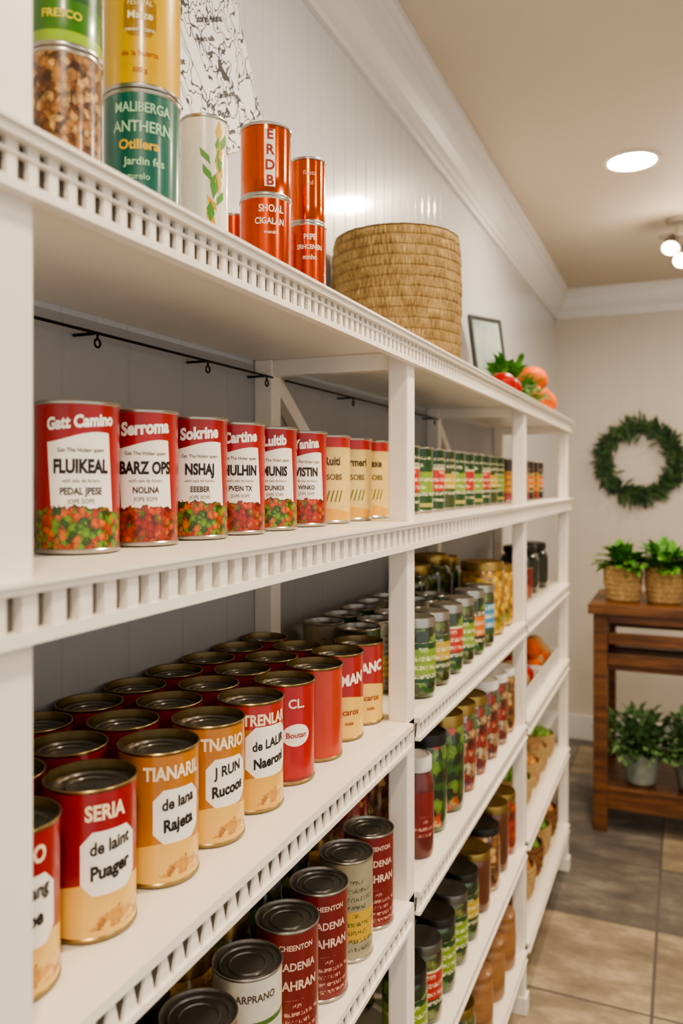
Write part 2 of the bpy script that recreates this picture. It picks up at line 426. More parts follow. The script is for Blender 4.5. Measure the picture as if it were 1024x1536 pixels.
# ---------------------------------------------------------------- LABEL MATERIALS
L={}
L['soup']=label('soup','#ad1616',panel='#f0e9dc',pv=(.27,.74),phw=.72,shape='wave',food='stew',bv=.265)
L['soup2']=label('soup2','#a31213',panel='#f0e9dc',pv=(.27,.76),phw=.78,shape='wave',food='salad',bv=.285)
L['cream']=label('cream','#e6c878',stripes=[(.86,1.0,'#b3201c')],bottom='#d6a238',bv=.14)
L['chowder_red']=label('chowder_red','#a01012',panel='#f2ecdf',pv=(.30,.72),phw=.66,shape='hex',bottom='#e3b660',bv=.36,food='soup')
L['chowder_gold']=label('chowder_gold','#c0781a',panel='#f2ecdf',pv=(.32,.72),phw=.66,shape='hex',bottom='#e2b45c',bv=.3,food='soup')
L['chowder_mix']=label('chowder_mix','#bc741a',panel='#f2ecdf',pv=(.32,.78),phw=.8,shape='hex',bottom='#dca84a',bv=.30,food='soup',stripes=[(.76,1,'#a8241a')])
L['tomato']=label('tomato','#b01512',panel='#efe4d6',pv=(.38,.60),phw=.5,shape='oval',stripes=[(0,.06,'#7a1512')])
L['tomato_plain']=label('tomato_plain','#bc3a1c')
L['redback']=label('redback','#a01212',stripes=[(.0,.3,'#d0a04a')])
L['red_yellow']=label('red_yellow','#a81c14',bottom='#dfb458',bv=.48)
L['green']=label('green','#1f4a1c',stripes=[(.3,.62,'#78942a'),(.08,.14,'#a8a050')],txt='#e4e4b8',rows=9,tb=(.2,.85),thw=3)
L['green_red']=label('green_red','#1e4420',stripes=[(.32,.66,'#b02e24'),(.66,.69,'#d6cfa0')],txt='#e6dcb6',rows=9,tb=(.15,.85),thw=3)
L['olive']=label('olive','#3a4a20',stripes=[(.35,.6,'#b89a2c')],txt='#dcd6b2',rows=9,tb=(.2,.85),thw=3)
L['yellow_small']=label('yellow_small','#d08e12',stripes=[(.7,1,'#3a2a1a'),(0,.2,'#8d2a1a')],txt='#3a2010',rows=7,tb=(.2,.8),thw=3)
L['dark_small']=label('dark_small','#33302a',stripes=[(.3,.6,'#cc6a12')],txt='#e0d0a0',rows=7,tb=(.2,.8),thw=3)
L['blue_small']=label('blue_small','#3f8fb0',stripes=[(.0,.3,'#2a4a22'),(.75,1,'#2a4a22')],txt='#f0ead0',rows=7,tb=(.3,.75),thw=3)
L['wine']=label('wine','#7c1f1a',txt='#c99a86',rows=15,tb=(.06,.42),thw=1.6)
L['white_yellow']=label('white_yellow','#d9d4c0',bottom='#e0bc08',bv=.4,stripes=[(.62,.66,'#4a6a2a')])
L['graysilver']=label('graysilver','#a39a7c',stripes=[(.2,.5,'#c8a03a')],txt='#3b4a2e',rows=12,tb=(.1,.85),thw=1.8)
L['top_green']=label('top_green','#3a7a14',stripes=[(.0,.1,'#8fb52a'),(.9,1,'#8fb52a'),(.3,.62,'#1a5424')])
L['top_yellow']=label('top_yellow','#e6b400',stripes=[(.86,1,'#f0cc28')],panel='#a97a0c',pv=(.36,.66),phw=.42,shape='hex')
L['top_teal']=label('top_teal','#066452',stripes=[(.0,.05,'#0a4f44')],panel='#d9a82a',pv=(.05,.2),phw=.5,shape='hex')
L['top_white']=label('top_white','#efe8d8',stripes=[(.0,.05,'#c7a85a')])
L['orange']=label('orange','#d85a14',stripes=[(.95,1,'#8d2410'),(0,.04,'#8d2410')],rough=.18,metal=.9)
L['orange2']=label('orange2','#cc4c1c',rough=.22,metal=.8)
L['blue']=label('blue','#1f6a8d')
C_={k:foodmat(k,k,s) for k,s in (('granola',60),('corn',60),('olive',60),('mixed',50),('greens',48),('stew',50))}
# ---------------------------------------------------------------- TOP SHELF
zt=.571
can('granola_can',-1.17,1.289,zt,.0765,.283,label('granolafull','#8a5a30',food='granola',bv=2.0,fscale=6),-50)
can('green_vegetable_can',-1.17,1.289,zt+.2855,.0775,.31,L['top_green'],-52,[('VERDE',.014,.72,'#f4efc0',0,.02),('Garden',.011,.5,'#f6f2d8',0,.02),('de las hojas',.006,.38,'#f6f2d8',0,.01),('FRESCO',.009,.2,'#e8d84a',0,.02)])
can('teal_can',-1.17,1.545,zt,.0905,.31,L['top_teal'],-52,[('MALIBERGA',.0125,.86,'#a8d0aa',0,.02,.8),('ANTHERN',.014,.72,'#a8d0aa',0,.02,.85),('Otillera',.012,.59,'#dcb43a',-.1,.03),('Jardin fes',.010,.47,'#a8d0aa',.05,.02),('naturelo',.008,.36,'#a8d0aa',-.2,.01),('DAL',.010,.125,'#7a3a12',0,.02)])
can('yellow_can',-1.17,1.545,zt+.3125,.0915,.315,L['top_yellow'],-56,[('FESTIVAL',.007,.60,'#f5e9a8',0,.01,.8),('GOLDEN',.018,.80,'#3f6a1c',0,.03,.8),('Maize',.010,.51,'#f8efc0',0,.02),('sweet corn',.006,.41,'#f8efc0',0,.01),('de la huerta',.007,.24,'#a8481a',0,.01),('500 g',.006,.12,'#a8481a',0,.01)])
w=can('white_can',-1.18,1.826,zt,.066,.385,L['top_white'],-20,[('DAL',.012,.8,'#5a4a2a',.9,.02)])
mb=MB(); Rr=.066*U*.965+.0006
def onc(th,z): return (Rr*math.cos(th),Rr*math.sin(th),z)
for i in range(16):
    a0=-.1+random.uniform(-.35,.4); z0=.035+i*.006; dth=random.uniform(-.5,.5); dz=random.uniform(.016,.026)
    n=len(mb.v); mb.v+=[onc(a0,z0),onc(a0+dth*.5+.17,z0+dz*.5),onc(a0+dth,z0+dz),onc(a0+dth*.5-.17,z0+dz*.5)]
    mb.f.append((n,n+1,n+2,n+3)); mb.mi.append(0 if i%3 else 1)
obj('leaf_print',mb.mesh('leaf_print',[ink('#4f8a2a'),ink('#d9a52a')]),parent=w)
can('small_orange_can',-1.42,2.38,zt,.06,.33,L['orange2'],-50)
can('orange_can',-1.2,2.205,zt,.083,.295,L['orange2'],-55,[('SHOAL',.0125,.86,'#f5e3d0',0.1,.02,.8),('CIGALAN',.011,.73,'#f5e3d0',0.05,.02,.8),('mandra',.006,.62,'#f5e3d0',.1,.01)])
can('orange_can',-1.2,2.205,zt+.2965,.081,.222,L['orange'],-55)
c=bpy.data.objects['orange_can.001']
mb=MB(); Rr=.081*U*.965+.0004
for i in range(6):
    a0=-.16+i*.085; mb.v+=[onc(a0,.010),onc(a0,.080)]
for i in range(5): mb.f.append((2*i,2*i+2,2*i+3,2*i+1)); mb.mi.append(0)
obj('label_strip',mb.mesh('label_strip',[ink('#f3e4d2')]),parent=c)
wrap_text(c,.0815*U,.222*U,[(ch,.017,.82-.21*i,'#9d2a12',.05,.03) for i,ch in enumerate('ERDB')])
can('orange_can',-1.21,2.53,zt,.0665,.315,L['orange2'],-58,[('PEPE',.011,.84,'#f5e3d0',0,.02,.8),('SRHCENEN',.009,.73,'#f5e3d0',0,.02,.8),('minho',.01,.62,'#f5e3d0',0,.01,.8)])
can('orange_can',-1.21,2.53,zt+.3165,.064,.225,L['orange'],-58,[('fiesta',.009,.75,'#f0c090',0,.0),('sol',.009,.6,'#f0c090',0,.0)])
# wicker hamper
def strawmat(name,cols,rows,fs=(26,5,1),sc=2.4,bs=1.0):
    m,nt,b=newmat(name,.9)
    uv=coord(nt,'UV'); n=tex(nt,'ShaderNodeTexNoise',scaled(nt,uv,fs),sc,Detail=6,Roughness=.7)
    n2=tex(nt,'ShaderNodeTexNoise',uv,4,Detail=4)
    s=nt.nodes.new('ShaderNodeSeparateXYZ'); nt.links.new(uv,s.inputs[0])
    vv=(E(nt,s.outputs[1])+(E(nt,n2.outputs[0])-.5)*.02)*float(rows)
    rw=vv.m('FRACT'); seam=((rw-.5).abs()-.36).mx(0)*6.0
    f=E(nt,n.outputs[0])+(E(nt,n2.outputs[0])-.5)*.35
    c1=ramp(nt,f.k,cols)
    nt.links.new(mixc(nt,seam*.4,c1,lin('#5e4220')),b.inputs['Base Color'])
    hgt=E(nt,n.outputs[0])-seam*.4; bump(nt,b,hgt.k,bs,.006)
    return m
STRAW=strawmat('straw_weave',[(.28,'#503a1f'),(.42,'#8f7144'),(.56,'#b39560'),(.74,'#d8c08e')],13)
def basket(name,X,Y,Z,r,h,mat=STRAW,taper=1.0,bulge=.03,rows=11,loc=None,parent=None,strands=70,amp=.0018,seg=210,ridge=.0016):
    R=r*U;H=h*U
    P=[(0.0001,.003,0),(R*taper*.9,.002,0)]
    n=rows*6
    for i in range(n+1):
        t=i/n; rr=R*(taper+(1-taper)*t)+R*bulge*math.sin(math.pi*t)
        if t>.96: rr-=R*.03*(t-.96)/.04
        rr+=ridge*abs(math.sin(math.pi*rows*t))
        P.append((rr,.002+H*t*.99,0))
    P+=[(R*.99,H,0),(R*.95,H+.002,0),(R*.91,H-.002,0),(R*.9,H*.9,0),(R*.85*taper,H*.2,0),(0.0001,H*.2,0)]
    def d(t,z,rr):
        if rr<R*.5: return 0
        ph=0 if int(z/H*rows)%2 else math.pi
        return amp*math.sin(strands*t+ph)+ .0025*mnoise.noise(Vector((t*7,z*50,0)))+.0012*mnoise.noise(Vector((t*30,z*60,3)))
    me=lathe(name,P,[mat],seg,H,d,60)
    return obj(name,me,loc=loc if loc is not None else W(X,Y,Z)+Vector((0,0,.0005)),parent=parent)
basket('wicker_basket',-1.345,3.86,zt,.318,.645,bulge=.025,rows=13,strands=90,amp=.0008,ridge=.0010,seg=400)
# picture frame leaning on the wall
fr=empty('picture_frame',W(-1.42,6.62,zt)+Vector((0,0,.001)),(0,0,0))
fr.rotation_euler=(math.radians(-9),0,math.radians(62))
mb=MB(); w_,h_=.16,.33
mb.box((-w_/2,0,0),(-w_/2+.012,.014,h_)); mb.box((w_/2-.012,0,0),(w_/2,.014,h_)); mb.box((-w_/2+.012,0,0),(w_/2-.012,.014,.012)); mb.box((-w_/2+.012,0,h_-.012),(w_/2-.012,.014,h_))
bevel(obj('frame',mb.mesh('frame',[newmat('frame_dark',.35,color='#2a2f2c')[0]]),parent=fr),.002)
mb=MB(); mb.box((-w_/2+.010,.005,.010),(w_/2-.010,.009,h_-.010))
obj('picture',mb.mesh('picture',[noisy('picture_print','#8fa19e','#b9c4be',9,.1,0,.8)]),parent=fr)
# vegetables
TOM=noisy('tomato_skin','#8e0e02','#b41a04',6,.4,0,0); ORA=noisy('orange_skin','#c24c00','#d86400',60,.6,0,0,bs=.15,bd=.001); LEAFG=noisy('leaf_green','#2f6a1c','#5f9c30',20,.45,0,.15); LEAFD=noisy('leaf_dark','#27501e','#4a7a30',16,.5); GREYG=noisy('leaf_sage','#3c5f34','#6f935a',16,.6)
for mt in (TOM,ORA): mt.node_tree.nodes['Principled BSDF'].inputs['Specular IOR Level'].default_value=.25
def fruit(name,X,Y,Zc,r,mat,kind):
    e=W(X,Y,Zc); R=r*U
    P=[];n=20
    for i in range(n+1):
        a=-math.pi/2+math.pi*i/n; rr=max(.0001,R*math.cos(a)); z=R*.92*math.sin(a)
        dip=math.exp(-(rr/(R*.25))**2)*R*.14
        z+= -dip if a>0 else dip*.4
        P.append((rr,z,0))
    lob=(lambda t,z,rr:.03*rr*math.cos(5*t)) if kind=='tomato' else None
    o=obj(name,lathe(name,P,[mat],40,1,lob,80),loc=e)
    mb=MB()
    if kind=='tomato':
        for i in range(6):
            a=i*math.pi/3; mb.leaf((0,0,R*.80),(math.cos(a),math.sin(a),.15),(0,0,1),R*.6,R*.12)
        mb.tube([(0,0,R*.75),(R*.05,0,R*1.1)],R*.06,6)
    else:
        mb.tube([(0,0,R*.74),(0,0,R*.84)],R*.1,6)
    obj('calyx',mb.mesh('calyx',[LEAFG]),parent=o); return o
fruit('tomato',-1.13,5.42,zt+.087,.09,TOM,'tomato'); fruit('tomato',-1.13,5.66,zt+.082,.085,TOM,'tomato'); fruit('tomato',-1.3,5.30,zt+.087,.09,TOM,'tomato')
fruit('orange',-1.15,6.95,zt+.125,.13,ORA,'orange'); fruit('orange',-1.16,7.23,zt+.125,.13,ORA,'orange'); fruit('orange',-1.41,7.09,zt+.125,.13,ORA,'orange'); fruit('orange',-1.22,7.08,zt+.31,.135,ORA,'orange')
def leaves(mb,c,n,rad,L,wd,mi=0,updir=.6,flat=1.0):
    for i in range(n):
        a=random.uniform(0,2*math.pi); el=random.uniform(-.1,1.3)
        d=Vector((math.cos(a)*math.cos(el),math.sin(a)*math.cos(el),math.sin(el)*updir+.1))
        q=random.uniform(.1,1)
        p=Vector(c)+Vector((d.x*rad*q,d.y*rad*q,d.z*rad*q*flat))
        mb.leaf(p,d+Vector((random.uniform(-.4,.4),random.uniform(-.4,.4),random.uniform(-.3,.3))),(0,0,1),L*random.uniform(.6,1.2),wd*random.uniform(.7,1.2),mi,random.uniform(.1,.5))
mb=MB(); leaves(mb,(0,0,.04),190,.075,.045,.014,0,1.1); mb.tube([(0,0,0.0),(0,0,.05)],.012,8); mb.tube([(-.02,.01,0.004),(0,0,.05)],.006,8)
obj('leafy_greens_bunch',mb.mesh('greens',[LEAFG,LEAFD]),loc=W(-1.24,6.05,zt)+Vector((0,0,.001)))
mb=MB(); leaves(mb,(0,0,.03),110,.055,.04,.012,0,.9); mb.tube([(0,0,0.0),(0,0,.04)],.01,8)
obj('leafy_greens_bunch',mb.mesh('greens',[LEAFG]),loc=W(-1.15,6.5,zt)+Vector((0,0,.001)))
can('spice_tin',-1.35,4.85,zt,.045,.14,L['wine'],-60)
# wall poster (paper pinned on the wall)
m,nt,b=newmat('paper_line_drawing',.7)
oc=coord(nt); n=tex(nt,'ShaderNodeTexNoise',oc,26,Detail=2.5); n3=tex(nt,'ShaderNodeTexNoise',oc,9,Detail=2)
l1=(E(nt,n.outputs[0])-.5).abs().lt(.015); l2=(E(nt,n3.outputs[0])-.47).abs().lt(.007); l3=(E(nt,n.outputs[0])-.6).abs().lt(.012)
nt.links.new(mixc(nt,l1.mx(l2).mx(l3)*.95,lin('#eceef0'),lin('#2e2e32')),b.inputs['Base Color'])
corn=[(2.2,1.0),(3.12,1.50),(2.65,2.35),(1.73,1.85)]
ps=empty('wall_poster',W(-1.7,2.43,1.68))
P0=W(-1.7,2.43,1.68)
mb=MB()
vs=[]
for xx in (-1.6975,-1.693):
    for (y,z) in corn: vs.append(W(xx,y,z)-P0)
mb.hexa([vs[0],vs[1],vs[2],vs[3],vs[4],vs[5],vs[6],vs[7]])
obj('paper',mb.mesh('paper',[m]),parent=ps)
tv=[];tf=[];ang=math.atan2(.5,.92)
for i in range(13):
    t,f=text_data(random.choice(['Malamo thriena','Storiel 4 luma','Nanth Pisce','Garden plot','Hemira valla','Sota lune']),0.02)
    n=len(tv); s_=random.choice([.012,.015,.019])
    lx=random.uniform(-.08,.12); ly=.16-.027*i
    for x,y,z in t:
        a=lx+x*s_; c2=ly+y*s_
        tv.append((.0036,a*math.cos(ang)-c2*math.sin(ang),a*math.sin(ang)+c2*math.cos(ang)))
    tf+=[tuple(n+q for q in ff) for ff in f]
me=bpy.data.meshes.new('handwriting'); me.from_pydata(tv,[],tf); me.materials.append(ink('#3d3d40')); obj('handwriting',me,parent=ps)
# ---------------------------------------------------------------- SHELF 2 soup cans
z2=-.158
names=[('Gatt Camino','FLUIKEAL','PEDAL JPESE'),('Serroma','BARZ OPS','NOLINA'),('Sokrine','NSHAJ','EEEBER'),('Cartine','HULHIN','PVEIN TX'),('Lultib','MUNIS','DUNKIX'),('Yanina','VISTIN','WINKO')]
ys=[1.43,1.66,1.90,2.12,2.34,2.58]
for i,(y,nm) in enumerate(zip(ys,names)):
    can('soup_can',-1.26,y,z2,.0945,.332,L['soup'] if i%2 else L['soup2'],-44-i*1.5,[
        (nm[0],.0175 if i else .0145,.86,'#f8f2e6',0,.045,.80,.07),
        ('Get The Hulasr quem',.0052,.675,'#33261c',0,.01,.9),
        (nm[1],.0165,.565,'#1e1512',0,.045,.70),
        ('with sala de funera',.0048,.475,'#4a3a30',0,.0,.9),
        (nm[2],.0085,.405,'#2c201a',0,.03,.80),('JOPE SOPE',.0055,.34,'#4a3a30',0,.0,.9)])
for i,(y,nm) in enumerate(zip([2.80,3.03,3.24],['Ruiti','Crmeri','Pexe'])):
    can('soup_can',-1.26,y,z2,.0945,.33,L['cream'],-52,[(nm,.018,.70,'#3b3022',0,.03,.8),('SOBS',.012,.52,'#4a3c22',.1,.02,.9),('////',.024,.3,'#5d6a2a',.1,.01)])
for i in range(11):
    y=3.5+i*.222
    can('vegetable_can',-1.27,y,z2,.092,.33,L[['green','green_red','green','green_red','olive'][i%5]] ,random.uniform(-90,0))
for i in range(7): can('vegetable_can',-1.5,3.62+i*.3,z2,.092,.32,L[['green','olive'][i%2]],random.uniform(0,90))
for i,y in enumerate([6.15,6.4,6.64,6.88,7.12,7.38]):
    can('spice_can',-1.25,y,z2,.085,.33,L[['yellow_small','dark_small'][i%2]],random.uniform(-60,0))
# ---------------------------------------------------------------- SHELF 3
z3=-.953
specs=[(1.15,'chowder_red','FANIO','de Pang','Xabe'),(1.385,'chowder_red','SERIA','de laint','Puager'),(1.63,'chowder_gold','TIANARIL','de lana','Rajeta'),(1.855,'chowder_gold','TNARIO','J RUN','Rucoos'),(2.085,'chowder_mix','TRENLAR','de LALIR','Naeroni')]
for y,l,a,b_,c_ in specs:
    can('chowder_can',-1.185,y,z3,.1,.315,L[l],-24,[(a,.0175,.84,'#f3dcb6',-.12,.035,.8),(b_,.0150,.62,'#2a221e',0,.03,.82,.10),(c_,.0160,.46,'#1f1916',0,.04,.82,.10)],GOLDRIM,.009)
can('tomato_can',-1.19,2.315,z3,.1,.315,L['tomato'],-40,[('CL.',.016,.8,'#f0dcc6',0,.02),('Boutan',.010,.49,'#a01c18',0,.02)],GOLDRIM,.009)
can('tomato_can',-1.19,2.545,z3,.1,.315,L['tomato_plain'],-30,None,GOLDRIM,.009)
for y,t in ((2.77,'AMAN'),(2.985,'SANC'),):
    can('tomato_can',-1.20,y,z3,.1,.315,L['red_yellow'],-40,[(t,.022,.7,'#f6ecd8',0,.04,.85,.1),('Scaros',.013,.33,'#8a2a16',0,.02),('nole',.008,.2,'#8a2a16',0,.02)],GOLDRIM,.009)
for ri,x in enumerate((-1.392,-1.592)):
    y=1.12+ri*.1
    while y<3.0:
        can('tomato_can',x,y,z3,.097,.31,L['redback'],random.uniform(-70,0),None,GOLDRIM,.009)
        y+=.212
for ri,x in enumerate((-1.30,-1.50)):
    for i in range(6):
        y=3.24+i*.22+ri*.06
        can('vegetable_can',x,y,z3,.095,.32,L[['olive','graysilver','green'][(i+ri)%3]],random.uniform(-90,0),None,None,.008)
LIDG,_,_=newmat('lid_gold',.35,.9,color='#a58a50'); LIDW,_,_=newmat('lid_white',.4,color='#d9d5cc'); LIDK,_,_=newmat('lid_dark',.35,.2,color='#2a2622'); LIDS,_,_=newmat('lid_silver',.3,.9,color='#a8a49a')
for i,(y,l,h) in enumerate([(3.42,'green',.35),(3.66,'olive',.34),(3.90,'green_red',.34),(4.14,'green',.34),(4.38,'dark_small',.35),(4.62,'blue_small',.35)]):
    jar('vegetable_jar',-1.098,y,z3,.086,h,C_['olive' if i%2 else 'greens'],LIDS,-50,L[l],True)
jar('pickle_jar',-1.17,5.0,z3,.14,.45,C_['corn'],LIDG,wide=True); jar('pickle_jar',-1.17,5.33,z3,.13,.40,C_['corn'],LIDG,wide=True)
jar('pickle_jar',-1.54,4.75,z3,.115,.44,C_['olive'],LIDG); jar('pickle_jar',-1.52,5.05,z3,.13,.48,C_['olive'],LIDG);jar('pickle_jar',-1.52,5.35,z3,.12,.44,C_['greens'],LIDG)
for i in range(4): can('spice_can',-1.22,5.95+i*.22,z3,.09,.20+.05*(i%2),L[['red_yellow','green_red','yellow_small','wine'][i]],random.uniform(-60,0))
jar('storage_jar',-1.3,6.95,z3,.16,.4,newmat('dark_glass',.15,color='#1c2320',coat=.6)[0],LIDK); jar('storage_jar',-1.28,7.35,z3,.16,.4,bpy.data.materials['dark_glass'],LIDK)
# ---------------------------------------------------------------- SHELF 4
z4=-1.658
sp=[(1.44,'blue'),(1.68,'wine'),(1.92,'white_yellow'),(2.16,'wine'),(2.39,'wine'),(2.62,'graysilver'),(2.84,'wine')]
for i,(y,l) in enumerate(sp):
    tx=None
    if l=='wine': tx=[('CHEENTON',.009,.86,'#e0bca6',0,.02,.9),('CADENIA',.013,.70,'#e0bca6',0,.02,.9),('NAHRAN',.015,.54,'#e0bca6',0,.03,.9)]
    if l=='white_yellow': tx=[('ARPRANO',.011,.84,'#4a4030',0,.02,.9),('CADAENA',.013,.5,'#4a4030',0,.02,.9),('BUN',.02,.22,'#8a3a12',0,.04)]
    can('bean_can',-1.102,y,z4,.098,.345,L[l],-45,tx,None,.004)
for i in range(8):
    jar('pickle_jar',-1.34,1.3+i*.215,z4,.1,.30,C_[['olive','greens','olive','corn'][i%4]],[LIDG,C_['olive'],LIDK,LIDG][i%4],wide=True)
for i in range(8): can('vegetable_can',-1.575,1.25+i*.21,z4,.093,.33,L[['green','olive'][i%2]],-30)
PLASTIC=newmat('bottle_brown',.25,coat=.5,color='#5c1f18')[0]
jar('sauce_bottle',-1.10,3.42,z4,.08,.44,PLASTIC,LIDW,-40,L['wine'])
for i,(y,r,h,c,l) in enumerate([(3.70,.10,.46,'greens',LIDK),(3.97,.115,.48,'greens',LIDG),(4.25,.11,.46,'mixed',LIDG),(4.52,.11,.44,'mixed',LIDG),(4.80,.115,.46,'mixed',LIDW),(5.08,.115,.44,'mixed',LIDW),(5.34,.11,.42,'granola',LIDW)]):
    jar('preserve_jar',-1.14,y,z4,r,h,C_[c],l,wide=True)
for i in range(7): jar('preserve_jar',-1.43,3.4+i*.3,z4,.11,.42,C_[['mixed','granola','stew','olive'][i%4]],LIDG)
def crate(name,X,Y,Z,wx,wy,h,mat,contents,cr,cmats):
    e=empty(name,W(X,Y,Z)+Vector((0,0,.001)))
    mb=MB(); a=wx*U/2;b_=wy*U/2;H=h*U;t=.006
    mb.box((-a,-b_,0),(a,b_,t))
    for s1 in range(3):
        z0=t+s1*H/3; z1=z0+H/3*.75
        mb.box((-a,-b_,z0),(a,-b_+t,z1)); mb.box((-a,b_-t,z0),(a,b_,z1)); mb.box((-a,-b_+t,z0),(-a+t,b_-t,z1)); mb.box((a-t,-b_+t,z0),(a,b_-t,z1))
    for sx in (-1,1):
        for sy in (-1,1): mb.box((sx*(a-t)-.005,sy*(b_-t)-.005,t),(sx*(a-t)+.005,sy*(b_-t)+.005,H))
    obj('crate_slats',mb.mesh('slats',[mat]),parent=e)
    R=cr*U
    P=[(max(.0001,R*math.cos(-math.pi/2+math.pi*i/12)),R*math.sin(-math.pi/2+math.pi*i/12),0) for i in range(13)]
    for i in range(contents):
        me=lathe('produce',P,[cmats[i%len(cmats)]],20,1,lambda t_,z_,r_:.06*r_*math.sin(3*t_+z_*90),80)
        nx=max(1,int(wx/(2*cr))); ny=max(1,int((wy)/(2*cr)))
        ix=i%nx; iy=(i//nx)%ny; iz=i//(nx*ny)
        obj('produce_%d'%i,me,parent=e,loc=((ix+.5)/nx*2*(a-t)-(a-t),(iy+.5)/ny*2*(b_-t)-(b_-t),t+R+iz*1.7*R),rot=(random.random(),random.random(),random.random()))
    return e
ONION=noisy('onion_skin','#b56a2a','#d99a4a',12,.3,0,.3); POT=noisy('potato_skin','#9a7346','#bb9462',14,.8); SQ=noisy('lime_skin','#4f7a22','#86a83a',12,.35)
crate('produce_crate',-1.3,6.2,z4,.5,.75,.13,LIDW,12,.085,[ORA,POT,ONION,TOM])
crate('produce_crate',-1.3,7.1,z4,.5,.8,.13,LIDW,12,.085,[ONION,ORA,SQ,POT])
# ---------------------------------------------------------------- SHELF 5
z5=-2.488
for i in range(8): can('bean_can',-1.13,1.2+i*.225,z5,.098,.34,L[['wine','olive','green','graysilver'][i%4]],-45)
for i in range(5): jar('vegetable_jar',-1.13,3.35+i*.24,z5,.1,.36,C_[['greens','olive'][i%2]],[LIDK,LID][i%2],-45,L[['green','green_red','green','green','olive'][i]],True)
for i in range(4): can('bean_can',-1.45,3.3+i*.25,z5,.098,.34,L['green'],-30)
BROWNW=noisy('brown_basket','#5e3a1e','#8d6236',30,.8,bs=.5,bd=.004,stretch=(1,1,3)); TANW=strawmat('tan_weave',[(.25,'#8a6a40'),(.42,'#b8935c'),(.6,'#d2b27e'),(.78,'#e9d5ab')],7,(14,5,1),2.0,.8)
def potfill(name,X,Y,Z,r,h,mat,fm,n=14):
    e=empty(name,W(X,Y,Z)+Vector((0,0,.001)))
    basket('pot_body',0,0,0,r,h,mat,.85,.05,6,loc=(0,0,0),parent=e,strands=26,amp=.0012,seg=90)
    R=r*U*.32
    P=[(max(.0001,R*math.cos(-math.pi/2+math.pi*i/10)),R*math.sin(-math.pi/2+math.pi*i/10),0) for i in range(11)]
    for i in range(n):
        a=i*2.4; q=r*U*.58*math.sqrt((i+.3)/n)
        obj('produce_%d'%i,lathe('produce',P,[fm[i%len(fm)]],16,1,None,80),parent=e,loc=(q*math.cos(a),q*math.sin(a),h*U*.9+R*.4*(1-i/n)))
    return e
CLAY=noisy('wooden_canister_finish','#7a4e2c','#a87a48',8,.45,0,.2,(1,1,5))
def canister(name,X,Y,Z,r,h,mat):
    R=r*U;H=h*U
    P=[(0.0001,.001,0),(R*.9,0,0),(R,.008,0),(R*1.03,H*.5,0),(R*.97,H*.78,0),(R*.9,H*.82,1),(R*.98,H*.83,1),(R*.98,H*.9,1),(R*.6,H*.97,1),(R*.2,H*.99,1),(0.0001,H,1)]
    return obj(name,lathe(name,P,[mat,mat],36,H),loc=W(X,Y,Z)+Vector((0,0,.0006)))
BRN=newmat('amber_contents',.2,coat=.7,color='#5a2f16')[0]
for i in range(4): jar('preserve_jar',-1.15,4.62+i*.26,z5,.115,[.34,.38,.42,.4][i],[BRN,C_['granola'],BRN,C_['stew']][i],[LIDG,LIDK,LIDG,LIDG][i],wide=True)
for i in range(4): jar('storage_jar',-1.45,4.45+i*.3,z5,.12,.44,C_['granola'],LIDG)
for i in range(5): potfill('storage_basket',-1.24,5.85+i*.39,z5,.165,.2,TANW,[[POT,SQ,ONION][i%3]])
# ---------------------------------------------------------------- SHELF 6
z6=-3.198
for i in range(4): jar('preserve_jar',-1.14,3.4+i*.27,z6,.115,.4,C_[['greens','corn','stew','olive'][i]],LIDG,wide=True)
for i in range(3): canister('wooden_canister',-1.14,4.62+i*.34,z6,.12,.38,CLAY)
for i in range(5): canister('wooden_canister',-1.48,3.6+i*.38,z6,.12,.36,CLAY)
for i in range(5): potfill('storage_basket',-1.22,5.85+i*.39,z6,.17,.24,[BROWNW,TANW][i%2],[[SQ,ONION,SQ][i%3]])
for i in range(6): jar('storage_jar',-1.2,1.2+i*.3,z6,.12,.4,C_['granola'],LIDG)
# ---------------------------------------------------------------- SIDE TABLE
WOOD=noisy('dark_walnut_wood','#523018','#7c4f2a',6,.45,0,.1,(1,8,8),.1)
tb=empty('wooden_console_table',(0,0,0))
tx0,tx1,ty0,ty1=-.87,.75,8.73,9.95; tt=-1.28; LW=.14
def tbox(n,a,b_): 
    m=MB(); m.box(W(*a),W(*b_)); return bevel(obj(n,m.mesh(n,[WOOD]),parent=tb),.003)
tbox('top',(tx0-.05,ty0-.05,tt-.1),(tx1+.05,ty1+.05,tt))
for i,(x,y) in enumerate(((tx0,ty0),(tx1-LW,ty0),(tx0,ty1-LW),(tx1-LW,ty1-LW))): tbox('leg_%d'%i,(x,y,ZF),(x+LW,y+LW,tt-.1))
tbox('apron_front',(tx0+LW,ty0+.03,tt-.2),(tx1-LW,ty0+.08,tt-.1)); tbox('apron_side',(tx0+.03,ty0+LW,tt-.2),(tx0+.08,ty1-LW,tt-.1))
for i in range(2):
    zz=tt-.30-.22*i
    tbox('drawer_slat_%d'%i,(tx0+LW,ty0+.05,zz-.12),(tx1-LW,ty0+.09,zz)); tbox('side_slat_%d'%i,(tx0+.05,ty0+LW,zz-.12),(tx0+.09,ty1-LW,zz))
    tbox('back_slat_%d'%i,(tx0+LW,ty1-.09,zz-.12),(tx1-LW,ty1-.05,zz))
tbox('mid_shelf',(tx0+.02,ty0+.1,tt-.70),(tx1-.02,ty1-.1,tt-.64))
tbox('lower_shelf',(tx0+.01,ty0+.02,-3.28),(tx1-.01,ty1-.02,-3.2)); tbox('lower_rail',(tx0+LW,ty0+.0,-3.40),(tx1-LW,ty0+.05,-3.17))
